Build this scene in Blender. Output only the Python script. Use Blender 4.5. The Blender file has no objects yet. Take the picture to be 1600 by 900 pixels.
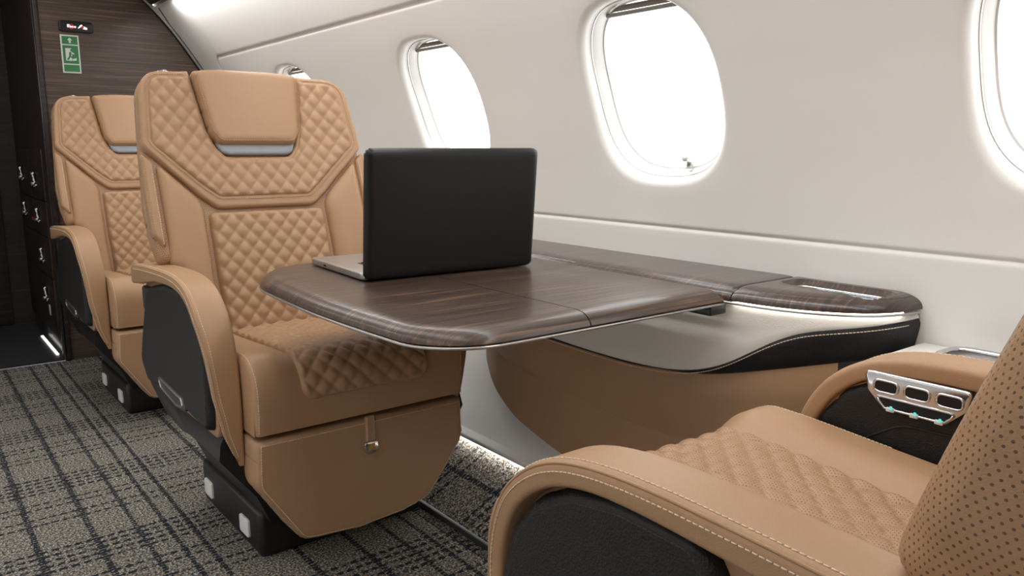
import bpy, math, random
import numpy as np
from mathutils import Vector, Matrix

sc = bpy.context.scene
col = sc.collection
PI = math.pi
random.seed(4)

# ------------------------------------------------------------------ camera
F_PX = 1244.0
PITCH = math.atan(219 / F_PX)
YAW = math.atan(983 / (F_PX / math.cos(PITCH)))
EYE = Vector((0, 0, 0.95))
fwd = Vector((math.sin(YAW) * math.cos(PITCH), math.cos(YAW) * math.cos(PITCH), -math.sin(PITCH)))
rgt = Vector((math.cos(YAW), -math.sin(YAW), 0))
upv = rgt.cross(fwd)
cam_d = bpy.data.cameras.new('camera')
cam_d.sensor_width = 36
cam_d.lens = F_PX / 1600 * 36
cam_d.clip_start = 0.02
cam = bpy.data.objects.new('camera', cam_d)
m = Matrix.Identity(4)
for i in range(3):
    m[i][0], m[i][1], m[i][2], m[i][3] = rgt[i], upv[i], -fwd[i], EYE[i]
cam.matrix_world = m
col.objects.link(cam)
sc.camera = cam

# ------------------------------------------------------------------ world, lights, exposure
w = bpy.data.worlds.new('daylight_haze')
sc.world = w
w.use_nodes = True
w.node_tree.nodes['Background'].inputs[0].default_value = (1.0, 1.0, 1.0, 1)
w.node_tree.nodes['Background'].inputs[1].default_value = 3.1
sc.view_settings.view_transform = 'Standard'
sc.view_settings.look = 'None'
sc.view_settings.exposure = 0.0
sc.view_settings.gamma = 1.0
sc.view_settings.use_curve_mapping = False

def area(name, loc, direction, sx, sy, power, color=(1, 1, 1), portal=False, spread=PI):
    d = bpy.data.lights.new(name, 'AREA')
    d.shape = 'RECTANGLE'; d.size = sx; d.size_y = sy; d.energy = power; d.color = color
    d.cycles.is_portal = portal
    d.spread = spread
    o = bpy.data.objects.new(name, d)
    o.location = loc
    dv = Vector(direction).normalized()
    o.rotation_euler = dv.to_track_quat('-Z', 'Y').to_euler()
    col.objects.link(o)
    return o

WINS = [3.07, 2.08, 1.25, 0.39]          # window centres along the cabin
AX = 0.40                                            # cabin centre line
for wy in WINS:
    area('daylight_portal', (1.53, wy, 1.09), (-1, 0, -0.25), 0.5, 0.5, 1, portal=True)
    area('daylight_portal', (2 * AX - 1.53, wy, 1.09), (1, 0, -0.25), 0.5, 0.5, 1, portal=True)
# cabin wash lighting: LED valances over both sidewalls and the ceiling wash
VAL = dict(color=(1, 1, 1))
for sx_, pw in ((1, 15), (-1, 9)):
    o_ = area('valance_light', (AX + sx_ * 0.605, 1.5, 1.556), (sx_ * 0.45, 0, -1), 0.03, 4.4, pw, **VAL)
    o_.rotation_euler = (0, -sx_ * math.atan(0.45), 0)
area('ceiling_wash', (AX, 1.9, 1.775), (0, 0, -1), 0.30, 3.6, 13, (1, 0.995, 0.985)).rotation_euler = (0, 0, 0)

# ------------------------------------------------------------------ materials
MATS = {}
def s2l(c):
    return tuple(((x / 255) / 12.92 if x / 255 <= 0.04045 else ((x / 255 + 0.055) / 1.055) ** 2.4) for x in c)

def base_mat(name, rgb, rough=0.5, metal=0.0, spec=0.5, coat=0.0, coat_rough=0.1):
    mt = bpy.data.materials.new(name)
    mt.use_nodes = True
    b = mt.node_tree.nodes['Principled BSDF']
    b.inputs['Base Color'].default_value = (*s2l(rgb), 1)
    b.inputs['Roughness'].default_value = rough
    b.inputs['Metallic'].default_value = metal
    b.inputs['Specular IOR Level'].default_value = spec
    b.inputs['Coat Weight'].default_value = coat
    b.inputs['Coat Roughness'].default_value = coat_rough
    MATS[name] = mt
    return mt, mt.node_tree, b

def nd(nt, t, **kw):
    n = nt.nodes.new(t)
    for k, v in kw.items():
        setattr(n, k, v)
    return n

def math_n(nt, op, a, b=None, c=None, clamp=False):
    n = nt.nodes.new('ShaderNodeMath'); n.operation = op; n.use_clamp = clamp
    for i, x in enumerate((a, b, c)):
        if x is None: continue
        if isinstance(x, (int, float)): n.inputs[i].default_value = x
        else: nt.links.new(x, n.inputs[i])
    return n.outputs[0]

def mix_col(nt, fac, a, b):
    n = nt.nodes.new('ShaderNodeMix'); n.data_type = 'RGBA'
    for sock, x in ((n.inputs[0], fac), (n.inputs[6], a), (n.inputs[7], b)):
        if isinstance(x, (int, float)): sock.default_value = x
        elif isinstance(x, tuple): sock.default_value = (*x, 1) if len(x) == 3 else x
        else: nt.links.new(x, sock)
    return n.outputs[2]

def ramp(nt, fac, stops):
    n = nt.nodes.new('ShaderNodeValToRGB')
    e = n.color_ramp.elements
    while len(e) < len(stops): e.new(0.5)
    for k, (p, c) in zip(e, stops):
        k.position = p; k.color = (*c, 1)
    nt.links.new(fac, n.inputs[0])
    return n.outputs[0]

def leather(name, rgb, rough=0.42, grain=650, bump=0.12, var=0.05, perforated=False, spec=0.4, pitch=0.0062):
    mt, nt, b = base_mat(name, rgb, rough, spec=spec)
    tc = nd(nt, 'ShaderNodeTexCoord')
    v = nd(nt, 'ShaderNodeTexVoronoi'); v.inputs['Scale'].default_value = grain
    nt.links.new(tc.outputs['Object'], v.inputs['Vector'])
    n = nd(nt, 'ShaderNodeTexNoise'); n.inputs['Scale'].default_value = 9; n.inputs['Detail'].default_value = 3
    nt.links.new(tc.outputs['Object'], n.inputs['Vector'])
    c = s2l(rgb)
    colr = mix_col(nt, n.outputs[0], tuple(x * (1 - var) for x in c), tuple(min(1, x * (1 + var)) for x in c))
    bp = nd(nt, 'ShaderNodeBump'); bp.inputs['Strength'].default_value = bump; bp.inputs['Distance'].default_value = 0.002
    nt.links.new(v.outputs['Distance'], bp.inputs['Height'])
    if perforated:
        uv = nd(nt, 'ShaderNodeSeparateXYZ')
        nt.links.new(tc.outputs['UV'], uv.inputs[0])
        def dots(off):
            ds = []
            for ax, p in ((0, pitch * 1.0), (1, pitch * 1.6)):
                f = math_n(nt, 'FRACT', math_n(nt, 'ADD', math_n(nt, 'DIVIDE', uv.outputs[ax], p), off))
                ds.append(math_n(nt, 'MULTIPLY', math_n(nt, 'SUBTRACT', f, 0.5), p))
            d2 = math_n(nt, 'ADD', math_n(nt, 'MULTIPLY', ds[0], ds[0]), math_n(nt, 'MULTIPLY', ds[1], ds[1]))
            return math_n(nt, 'LESS_THAN', math_n(nt, 'SQRT', d2), pitch * 0.17)
        d = math_n(nt, 'MAXIMUM', dots(0.0), dots(0.5))
        colr = mix_col(nt, d, colr, tuple(x * 0.35 for x in c))
    nt.links.new(colr, b.inputs['Base Color'])
    nt.links.new(bp.outputs[0], b.inputs['Normal'])
    return mt

TAN = (172, 136, 103)
leather('leather_tan', TAN)
leather('leather_tan_perforated', TAN, perforated=True)
leather('leather_tan_perforated_fine', TAN, perforated=True, pitch=0.0045)
leather('leather_black', (27, 27, 28), rough=0.5, grain=420, bump=0.3, var=0.1)
leather('leather_cream', (226, 223, 216), rough=0.45, grain=420, bump=0.12, var=0.02)
base_mat('thread', (226, 205, 178), 0.7)
base_mat('thread_tan', (196, 158, 122), 0.7)
base_mat('thread_dark', (74, 74, 76), 0.7)
base_mat('black_plastic', (19, 19, 19), 0.42)
base_mat('satin_black', (13, 13, 14), 0.3)
base_mat('headrest_grey', (150, 155, 162), 0.45)
base_mat('dark_grey', (58, 60, 63), 0.4)
base_mat('chrome', (215, 215, 218), 0.14, metal=1.0)
base_mat('satin_metal', (190, 188, 186), 0.32, metal=1.0)
base_mat('dark_metal', (80, 80, 82), 0.35, metal=1.0)
base_mat('black_void', (4, 4, 4), 0.6)
base_mat('brass', (214, 170, 98), 0.3, metal=1.0)
base_mat('frosted_white', (228, 228, 226), 0.4)
base_mat('shade_fabric', (150, 142, 134), 0.8)
base_mat('window_plastic', (226, 225, 222), 0.35)
base_mat('label_green', (54, 128, 74), 0.5)
base_mat('label_white', (222, 226, 220), 0.5)
base_mat('sign_red', (190, 40, 44), 0.5)
base_mat('laptop_black', (30, 29, 29), 0.36, metal=0.3)
base_mat('laptop_silver', (186, 185, 184), 0.3, metal=0.9)
base_mat('laptop_dark', (16, 16, 17), 0.35)
base_mat('screen_glass', (10, 10, 12), 0.08)
base_mat('wall_white', (229, 227, 223), 0.42, spec=0.35)
base_mat('trim_grey', (150, 147, 143), 0.4)
base_mat('vestibule_floor', (62, 62, 63), 0.45)
base_mat('tray_metal', (200, 205, 208), 0.2, metal=1.0)

def emit(name, rgb, strength):
    mt = bpy.data.materials.new(name); mt.use_nodes = True
    nt = mt.node_tree; nt.nodes.clear()
    o = nd(nt, 'ShaderNodeOutputMaterial'); e = nd(nt, 'ShaderNodeEmission')
    e.inputs[0].default_value = (*s2l(rgb), 1); e.inputs[1].default_value = strength
    nt.links.new(e.outputs[0], o.inputs[0]); MATS[name] = mt
emit('led_white', (255, 250, 242), 11.0)
emit('led_vestibule', (255, 250, 244), 3.5)
emit('led_floor', (255, 250, 244), 12.0)
emit('led_cyan', (120, 235, 220), 0.9)
emit('sign_lit_white', (255, 252, 250), 1.1)
emit('sign_lit_red', (230, 50, 56), 0.9)

def wood(name, axis, dark, light, rough, coat, scale=1.0, streak=0.5):
    mt, nt, b = base_mat(name, (50, 42, 38), rough, spec=0.5, coat=coat, coat_rough=0.12)
    tc = nd(nt, 'ShaderNodeTexCoord')
    mp = nd(nt, 'ShaderNodeMapping')
    s = [230 * scale, 230 * scale, 60 * scale if axis == 0 and scale > .8 else 230 * scale]; s[axis] = 5.0 * scale
    mp.inputs['Scale'].default_value = s
    nt.links.new(tc.outputs['Object'], mp.inputs[0])
    n1 = nd(nt, 'ShaderNodeTexNoise'); n1.inputs['Scale'].default_value = 1.0; n1.inputs['Detail'].default_value = 4; n1.inputs['Roughness'].default_value = 0.6
    nt.links.new(mp.outputs[0], n1.inputs[0])
    mp2 = nd(nt, 'ShaderNodeMapping')
    s2 = [36 * scale, 36 * scale, 12 * scale if scale > .8 else 36 * scale]; s2[axis] = 1.6 * scale
    mp2.inputs['Scale'].default_value = s2
    nt.links.new(tc.outputs['Object'], mp2.inputs[0])
    n2 = nd(nt, 'ShaderNodeTexNoise'); n2.inputs['Scale'].default_value = 1.0; n2.inputs['Detail'].default_value = 3
    nt.links.new(mp2.outputs[0], n2.inputs[0])
    a = ramp(nt, n1.outputs[0], [(0.36, s2l(dark)), (0.56, s2l(tuple((x * 0.65 + y * 0.35) for x, y in zip(dark, light)))), (0.74, s2l(light))])
    bb = ramp(nt, n2.outputs[0], [(0.42, (0.55, 0.53, 0.52)), (0.62, (1.0, 1.0, 1.0))])
    mx = nt.nodes.new('ShaderNodeMix'); mx.data_type = 'RGBA'; mx.blend_type = 'MULTIPLY'
    mx.inputs[0].default_value = streak
    nt.links.new(a, mx.inputs[6]); nt.links.new(bb, mx.inputs[7])
    nt.links.new(mx.outputs[2], b.inputs['Base Color'])
    return mt
wood('wood_table', 0, (54, 45, 40), (148, 112, 88), 0.34, 0.15, 0.9, 0.6)
wood('wood_ledge', 0, (50, 43, 40), (134, 100, 80), 0.30, 0.3, 0.9, 0.6)
wood('wood_bulkhead', 0, (66, 56, 51), (140, 108, 86), 0.42, 0.0, 0.55, 0.5)
wood('wood_dark', 0, (42, 34, 29), (78, 58, 44), 0.5, 0.0, 0.5, 0.5)

def carpet():
    mt, nt, b = base_mat('carpet', (130, 125, 118), 0.95, spec=0.1)
    tc = nd(nt, 'ShaderNodeTexCoord')
    sep = nd(nt, 'ShaderNodeSeparateXYZ'); nt.links.new(tc.outputs['Object'], sep.inputs[0])
    nz = nd(nt, 'ShaderNodeTexNoise'); nz.inputs['Scale'].default_value = 160; nz.inputs['Detail'].default_value = 2
    nt.links.new(tc.outputs['Object'], nz.inputs[0])
    wob = math_n(nt, 'MULTIPLY', math_n(nt, 'SUBTRACT', nz.outputs[0], 0.5), 0.014)
    X = math_n(nt, 'ADD', sep.outputs[0], wob); Y = math_n(nt, 'ADD', sep.outputs[1], wob)
    def line(c, period, off, half):
        f = math_n(nt, 'FRACT', math_n(nt, 'DIVIDE', math_n(nt, 'SUBTRACT', c, off - period / 2), period))
        d = math_n(nt, 'MULTIPLY', math_n(nt, 'ABSOLUTE', math_n(nt, 'SUBTRACT', f, 0.5)), period)
        return math_n(nt, 'LESS_THAN', d, half)
    def any_(ls):
        r = ls[0]
        for l in ls[1:]: r = math_n(nt, 'MAXIMUM', r, l)
        return r
    P = 0.4925
    lx = any_([line(X, P, 0.19 + k, 0.0072) for k in (0, 0.123)] + [line(X, P, 0.19 + k, 0.0056) for k in (0.218, 0.281, 0.33)])
    ly = any_([line(Y, P, 2.51 + k, 0.0056) for k in (-0.055, -0.028, 0.0, 0.028, 0.055)] + [line(Y, P, k, 0.0048) for k in (2.377, 2.342, 2.277, 2.238)])
    dash_x = line(Y, 0.0125, 0, 0.0050)
    dash_y = line(X, 0.0245, 0.004, 0.0085)
    wide = nd(nt, 'ShaderNodeTexNoise'); wide.inputs['Scale'].default_value = 14; nt.links.new(tc.outputs['Object'], wide.inputs[0])
    gate = math_n(nt, 'GREATER_THAN', wide.outputs[0], 0.42)
    m1 = math_n(nt, 'MULTIPLY', lx, dash_x)
    m2 = math_n(nt, 'MULTIPLY', math_n(nt, 'MULTIPLY', ly, dash_y), math_n(nt, 'ADD', 0.7, math_n(nt, 'MULTIPLY', gate, 0.3)))
    mk = math_n(nt, 'MULTIPLY', math_n(nt, 'MAXIMUM', m1, m2), 0.93)
    fib = nd(nt, 'ShaderNodeTexNoise'); fib.inputs['Scale'].default_value = 190; fib.inputs['Detail'].default_value = 3; fib.inputs['Roughness'].default_value = 0.7
    nt.links.new(tc.outputs['Object'], fib.inputs[0])
    hue = nd(nt, 'ShaderNodeTexNoise'); hue.inputs['Scale'].default_value = 110; hue.inputs['Detail'].default_value = 2
    nt.links.new(tc.outputs['Object'], hue.inputs[0])
    ca = ramp(nt, fib.outputs[0], [(0.37, s2l((40, 38, 37))), (0.5, s2l((132, 128, 121))), (0.62, s2l((228, 224, 215)))])
    cb = ramp(nt, hue.outputs[0], [(0.4, s2l((184, 170, 154))), (0.52, s2l((220, 220, 216))), (0.68, s2l((200, 212, 220)))])
    mx = nt.nodes.new('ShaderNodeMix'); mx.data_type = 'RGBA'; mx.blend_type = 'MULTIPLY'; mx.inputs[0].default_value = 0.8
    nt.links.new(ca, mx.inputs[6]); nt.links.new(cb, mx.inputs[7])
    nt.links.new(mix_col(nt, mk, mx.outputs[2], s2l((20, 27, 40))), b.inputs['Base Color'])
    bp = nd(nt, 'ShaderNodeBump'); bp.inputs['Strength'].default_value = 0.6; bp.inputs['Distance'].default_value = 0.003
    nt.links.new(fib.outputs[0], bp.inputs['Height']); nt.links.new(bp.outputs[0], b.inputs['Normal'])
carpet()

def pane_mat():
    mt = bpy.data.materials.new('window_pane'); mt.use_nodes = True
    nt = mt.node_tree; nt.nodes.clear()
    o = nd(nt, 'ShaderNodeOutputMaterial'); t = nd(nt, 'ShaderNodeBsdfTransparent'); g = nd(nt, 'ShaderNodeBsdfGlossy')
    g.inputs['Roughness'].default_value = 0.03
    mx = nd(nt, 'ShaderNodeMixShader'); mx.inputs[0].default_value = 0.06
    nt.links.new(t.outputs[0], mx.inputs[1]); nt.links.new(g.outputs[0], mx.inputs[2]); nt.links.new(mx.outputs[0], o.inputs[0])
    MATS['window_pane'] = mt
pane_mat()

# ------------------------------------------------------------------ helpers
def link(name, me, mat=None, parent=None, smooth=True):
    if mat is not None and not me.materials:
        me.materials.append(MATS[mat])
    if smooth:
        me.polygons.foreach_set('use_smooth', [True] * len(me.polygons))
    o = bpy.data.objects.new(name, me)
    col.objects.link(o)
    if parent is not None: o.parent = parent
    return o

def mesh(name, verts, faces, mat, parent=None, smooth=True, uv=None, auto=None):
    me = bpy.data.meshes.new(name)
    me.from_pydata([tuple(map(float, v)) for v in verts], [], [tuple(int(i) for i in f) for f in faces])
    me.validate()
    import bmesh
    bm = bmesh.new(); bm.from_mesh(me)
    if uv is not None:
        lay = bm.loops.layers.uv.new('UVMap')
        bm.verts.ensure_lookup_table()
        for f in bm.faces:
            for l in f.loops:
                l[lay].uv = uv[l.vert.index]
    bmesh.ops.recalc_face_normals(bm, faces=bm.faces)
    bm.to_mesh(me); bm.free()
    o = link(name, me, mat, parent, smooth)
    if auto is not None:
        me.set_sharp_from_angle(angle=math.radians(auto))
    return o

def tag(o, label, cat=None, group=None, kind=None):
    o['label'] = label
    if cat: o['category'] = cat
    if group: o['group'] = group
    if kind: o['kind'] = kind
    return o

def struct(o, label=None):
    o['kind'] = 'structure'
    if label: o['label'] = label
    return o

def empty(name, loc=(0, 0, 0), rz=0):
    o = bpy.data.objects.new(name, None)
    o.location = loc; o.rotation_euler = (0, 0, rz); o.empty_display_size = 0.1
    col.objects.link(o)
    return o

def copy_tree(o, parent=None):
    c = o.copy(); col.objects.link(c); c.parent = parent
    for ch in list(o.children): copy_tree(ch, c)
    return c

def round_poly(pts, rad, n=6):
    """corner-rounded closed polygon; rad a number or one per corner"""
    N = len(pts); out = []
    P = [np.array(p, float) for p in pts]
    for i in range(N):
        r = rad[i] if hasattr(rad, '__len__') else rad
        a, b, c = P[i - 1], P[i], P[(i + 1) % N]
        if r <= 0: out.append(b); continue
        d1 = a - b; d2 = c - b
        l1 = np.linalg.norm(d1); l2 = np.linalg.norm(d2)
        d1 /= l1; d2 /= l2
        ang = math.acos(max(-1, min(1, float(d1 @ d2))))
        t = min(r / max(math.tan(ang / 2), 1e-3), l1 * 0.49, l2 * 0.49)
        for k in range(n + 1):
            s = k / n
            q = (1 - s) ** 2 * (b + d1 * t) + 2 * s * (1 - s) * b + s * s * (b + d2 * t)
            out.append(q)
    return np.array(out)

def resample(poly, step, closed=True):
    P = np.array(poly, float)
    if closed: P = np.vstack([P, P[:1]])
    seg = np.linalg.norm(np.diff(P, axis=0), axis=1)
    L = np.concatenate([[0], np.cumsum(seg)])
    n = max(2, int(round(L[-1] / step)))
    t = np.linspace(0, L[-1], n + 1)
    if closed: t = t[:-1]
    return np.stack([np.interp(t, L, P[:, k]) for k in range(P.shape[1])], 1)

def smooth_curve(pts, step=.012, it=40):
    P = resample(pts, step, False)
    for _ in range(it):
        P[1:-1] = (P[:-2] + 2 * P[1:-1] + P[2:]) / 4
    return P

def sdf(poly, Q):
    """signed distance (inside positive) and closest point for query points"""
    A = np.array(poly); B = np.roll(A, -1, axis=0)
    best = np.full(len(Q), 1e9); cp = np.zeros_like(Q); ins = np.zeros(len(Q), bool)
    for a, b in zip(A, B):
        d = b - a; l2 = d @ d
        if l2 < 1e-14: continue
        t = np.clip(((Q - a) @ d) / l2, 0, 1)
        c = a + t[:, None] * d
        ds = ((Q - c) ** 2).sum(1)
        mk = ds < best
        best[mk] = ds[mk]; cp[mk] = c[mk]
        if abs(d[1]) > 1e-12:
            cr = ((a[1] > Q[:, 1]) != (b[1] > Q[:, 1])) & (Q[:, 0] < (b[0] - a[0]) * (Q[:, 1] - a[1]) / (b[1] - a[1]) + a[0])
            ins ^= cr
    dist = np.sqrt(best)
    return np.where(ins, dist, -dist), cp

def offset_poly(poly, d):
    """inset a dense closed polygon by d"""
    P = np.array(poly); n = len(P)
    area2 = np.sum(P[:, 0] * np.roll(P[:, 1], -1) - np.roll(P[:, 0], -1) * P[:, 1])
    T = np.roll(P, -1, 0) - np.roll(P, 1, 0)
    T /= np.maximum(np.linalg.norm(T, axis=1, keepdims=True), 1e-9)
    N = np.stack([-T[:, 1], T[:, 0]], 1) * (1 if area2 > 0 else -1)
    Q = P + N * d
    s, _ = sdf(poly, Q)
    return Q[s > d * 0.9]

def diamonds(w, h, amp, sharp=0.6):
    def f(u, s):
        a = np.abs(np.sin(PI * (u / w + s / h))); b = np.abs(np.sin(PI * (u / w - s / h)))
        return amp * np.minimum(1, 1.02 * (a * b)) ** 0.48
    return f

def pad(name, poly, mapf, mat, parent, T=0.02, r=0.02, depth=0.02, res=0.008, relief=None, h0=0.0, inset_relief=0.008, auto=None, cap=False, hfun=None):
    """puffed upholstery panel filling a polygon, mapped on a surface by mapf(u, s, h)"""
    P = resample(poly, res * 0.8)
    lo = P.min(0) - res * 1.5; hi = P.max(0) + res * 1.5
    nu = int((hi[0] - lo[0]) / res) + 1; ns = int((hi[1] - lo[1]) / res) + 1
    U, S = np.meshgrid(lo[0] + np.arange(nu) * res, lo[1] + np.arange(ns) * res)
    Q = np.stack([U.ravel(), S.ravel()], 1)
    sd, cp = sdf(P, Q)
    cen = np.stack([(U[:-1, :-1] + res / 2).ravel(), (S[:-1, :-1] + res / 2).ravel()], 1)
    sdc, _ = sdf(P, cen)
    snap = (sd > -res * 0.95) & (sd < res * 0.3)
    Q[snap] = cp[snap]; sdn = np.where(snap, 0, sd)
    ok = sdn >= 0
    idx = np.arange(nu * ns).reshape(ns, nu)
    a, b, c, d = idx[:-1, :-1].ravel(), idx[:-1, 1:].ravel(), idx[1:, 1:].ravel(), idx[1:, :-1].ravel()
    keep = ok[a] & ok[b] & ok[c] & ok[d] & (sdc > -res * 0.2)
    faces = np.stack([a, b, c, d], 1)[keep]
    used = np.unique(faces); remap = -np.ones(nu * ns, int); remap[used] = np.arange(len(used))
    faces = remap[faces]; Q = Q[used]; D = sdn[used]
    x = np.clip(D / r, 0, 1)
    h = h0 + T * np.sqrt(np.maximum(0, 1 - (1 - x) ** 2))
    if relief is not None:
        h = h + relief(Q[:, 0], Q[:, 1]) * np.clip(D / inset_relief, 0, 1)
    if hfun is not None: h = hfun(Q)
    V = mapf(Q[:, 0], Q[:, 1], h)
    V = list(V); drop = np.clip(h0 + T - h, 0, T) if hfun is None else np.zeros(len(Q))
    uv = [(q[0] + (1 if q[0] > 0 else -1) * d_, q[1]) for q, d_ in zip(Q, drop)]
    fl = [list(f) for f in faces]
    # skirt
    cnt = {}
    for f in fl:
        for k in range(4):
            e = (f[k], f[(k + 1) % 4]); ke = (min(e), max(e))
            cnt[ke] = None if ke in cnt else e
    be = [e for e in cnt.values() if e is not None]
    bv = sorted({i for e in be for i in e}); bi = {}
    base = mapf(Q[bv][:, 0], Q[bv][:, 1], np.full(len(bv), h0 - depth))
    for k, i in enumerate(bv):
        bi[i] = len(V); V.append(base[k])
        uv.append((Q[i][0] + (1 if Q[i][0] > 0 else -1) * (depth + T), Q[i][1]))
    for e in be:
        fl.append([e[1], e[0], bi[e[0]], bi[e[1]]])
    if cap:
        bb = mapf(Q[:, 0], Q[:, 1], np.full(len(Q), h0 - depth))
        n0 = len(V); V += list(bb); uv += [tuple(q) for q in Q]
        fl += [[n0 + i for i in f[::-1]] for f in faces]
    return mesh(name, V, fl, mat, parent, True, uv, auto)

def tube_pts(pts, r, sides=6, closed=False):
    P = [Vector(p) for p in pts]; n = len(P); V = []; Fc = []
    up = Vector((0, 0, 1))
    for i in range(n):
        a = P[i - 1] if (closed or i > 0) else P[i]; b = P[(i + 1) % n] if (closed or i < n - 1) else P[i]
        t = (b - a); t = t.normalized() if t.length > 1e-9 else Vector((1, 0, 0))
        x = t.cross(up)
        if x.length < 1e-3: x = t.cross(Vector((1, 0, 0)))
        x.normalize(); y = t.cross(x)
        rr = r[i] if hasattr(r, '__len__') else r
        for k in range(sides):
            an = 2 * PI * k / sides
            V.append(P[i] + x * math.cos(an) * rr + y * math.sin(an) * rr)
    m_ = n if closed else n - 1
    for i in range(m_):
        for k in range(sides):
            a = i * sides + k; b = i * sides + (k + 1) % sides
            c = ((i + 1) % n) * sides + (k + 1) % sides; d = ((i + 1) % n) * sides + k
            Fc.append((a, b, c, d))
    if not closed:
        Fc.append(tuple(range(sides))[::-1]); Fc.append(tuple((n - 1) * sides + k for k in range(sides)))
    return V, Fc

def tube(name, pts, r, mat, parent=None, sides=8, closed=False):
    V, Fc = tube_pts(pts, r, sides, closed)
    return mesh(name, V, Fc, mat, parent)

def stitches(name, pts, parent, mat='thread', r=0.0009, dash=0.0048, gap=0.0014, closed=False):
    """a row of thread stitches along a 3D polyline, one part"""
    P = np.array([tuple(p) for p in pts], float)
    if closed: P = np.vstack([P, P[:1]])
    seg = np.linalg.norm(np.diff(P, axis=0), axis=1); L = np.concatenate([[0], np.cumsum(seg)])
    at = lambda t: [np.interp(t, L, P[:, k]) for k in range(3)]
    V = []; Fc = []; t = 0
    while t + dash < L[-1]:
        v, f = tube_pts([at(t), at(t + dash / 2), at(t + dash)], r, 4)
        o = len(V); V += v; Fc += [tuple(i + o for i in x) for x in f]
        t += dash + gap
    return mesh(name, V, Fc, mat, parent)

def prism(name, poly, mapf, h0, h1, mat, parent=None, bevel=0.0, seg=3, smooth=True, auto=35):
    """extruded polygon (ngon caps) with a bevel"""
    import bmesh
    bm = bmesh.new(); n = len(poly)
    P = np.array(poly)
    A = mapf(P[:, 0], P[:, 1], np.full(n, h0)); B = mapf(P[:, 0], P[:, 1], np.full(n, h1))
    va = [bm.verts.new(tuple(p)) for p in A]; vb = [bm.verts.new(tuple(p)) for p in B]
    fa = bm.faces.new(va); fb = bm.faces.new(vb[::-1])
    for i in range(n): bm.faces.new((va[i], vb[i], vb[(i + 1) % n], va[(i + 1) % n]))
    bmesh.ops.recalc_face_normals(bm, faces=bm.faces)
    if bevel > 0:
        ed = list(set(list(fa.edges) + list(fb.edges)))
        bmesh.ops.bevel(bm, geom=ed, offset=bevel, segments=seg, affect='EDGES', profile=0.5, clamp_overlap=True)
    me = bpy.data.meshes.new(name); bm.to_mesh(me); bm.free()
    o = link(name, me, mat, parent, smooth)
    if auto: me.set_sharp_from_angle(angle=math.radians(auto))
    return o

def rbox(name, lo, hi, mat, parent=None, bevel=0.004, seg=3, bmf=None):
    import bmesh
    bm = bmesh.new(); bmesh.ops.create_cube(bm, size=1)
    for v in bm.verts:
        v.co = Vector([lo[k] + (v.co[k] + 0.5) * (hi[k] - lo[k]) for k in range(3)])
    if bmf: bmf(bm)
    if bevel > 0: bmesh.ops.bevel(bm, geom=list(bm.edges), offset=bevel, segments=seg, affect='EDGES', profile=0.5, clamp_overlap=True)
    bmesh.ops.recalc_face_normals(bm, faces=bm.faces)
    me = bpy.data.meshes.new(name); bm.to_mesh(me); bm.free()
    o = link(name, me, mat, parent, True)
    me.set_sharp_from_angle(angle=math.radians(40))
    return o

def grid_faces(nr, nc, closed_c=False, flip=False):
    Fc = []
    for i in range(nr - 1):
        for j in range(nc if closed_c else nc - 1):
            j2 = (j + 1) % nc
            f = (i * nc + j, i * nc + j2, (i + 1) * nc + j2, (i + 1) * nc + j)
            Fc.append(f[::-1] if flip else f)
    return Fc

def smooth01(x):
    x = np.clip(x, 0, 1); return x * x * (3 - 2 * x)

stack = lambda *a: np.stack([np.broadcast_to(np.asarray(x, float), np.shape(a[0])) if np.shape(x) != np.shape(a[0]) else x for x in a], 1)

# ------------------------------------------------------------------ cabin shell
PZ = np.array([0.10, .2, .3, .4, .5, .6, .7, .8, .9, 1.0, 1.1, 1.2, 1.316, 1.38, 1.447, 1.506, 1.575, 1.61, 1.66, 1.72, 1.77, 1.80, 1.81])
PXW = np.array([1.27, 1.325, 1.375, 1.41, 1.428, 1.431, 1.431, 1.425, 1.41, 1.384, 1.349, 1.301, 1.232, 1.188, 1.142, 1.096, 1.036, 1.0, .94, .84, .71, .55, .4])
_zz = np.linspace(0.1, 1.81, 400)
_xx = np.interp(_zz, PZ, PXW)
for _ in range(3):                                   # soften the kinks of the frame outline
    k = np.ones(13) / 13
    _xs = np.convolve(np.pad(_xx, 6, mode='reflect', reflect_type='odd'), k, 'valid'); _xx = _xs
def wall_x(z): return np.interp(z, _zz, _xx)
def wall_pt(y, z, off=0.0, side=1):
    """point on the sidewall; off > 0 moves outward, away from the cabin"""
    z = np.asarray(z, float); y = np.asarray(y, float)
    x = wall_x(z); dx = (wall_x(z + 0.004) - wall_x(z - 0.004)) / 0.008
    nl = np.sqrt(1 + dx * dx)
    px = x + off / nl; pz = z - off * dx / nl
    if side < 0: px = 2 * AX - px
    return np.stack([px * np.ones_like(y), y * np.ones_like(px), pz * np.ones_like(y)], -1)

WZ, WHY, WHZ = 1.066, 0.205, 0.208                   # window opening: centre height, half sizes incl. the soft rim
ZMAX_SIDE = 1.575
Y0, Y1 = -1.0, 4.0
def groove(Y, Z):
    d1 = np.abs(Z - 0.767)
    # upper panel line with a rounded corner towards the bulkhead
    cy, cz, rr = 3.66, 1.276, 0.07
    d2 = np.where(Y < cy, np.abs(Z - 1.346), np.where(Z > cz, np.abs(np.hypot(Y - cy, Z - cz) - rr), np.abs(Y - (cy + rr))))
    d2 = np.where((Z < 1.0), 1, d2)
    return 0.0035 * np.exp(-(d1 / 0.0045) ** 2) + 0.004 * np.exp(-(d2 / 0.005) ** 2) - 0.002 * (smooth01((Z - 1.346) / 0.006 + .5) * (Y < 3.66))

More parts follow.
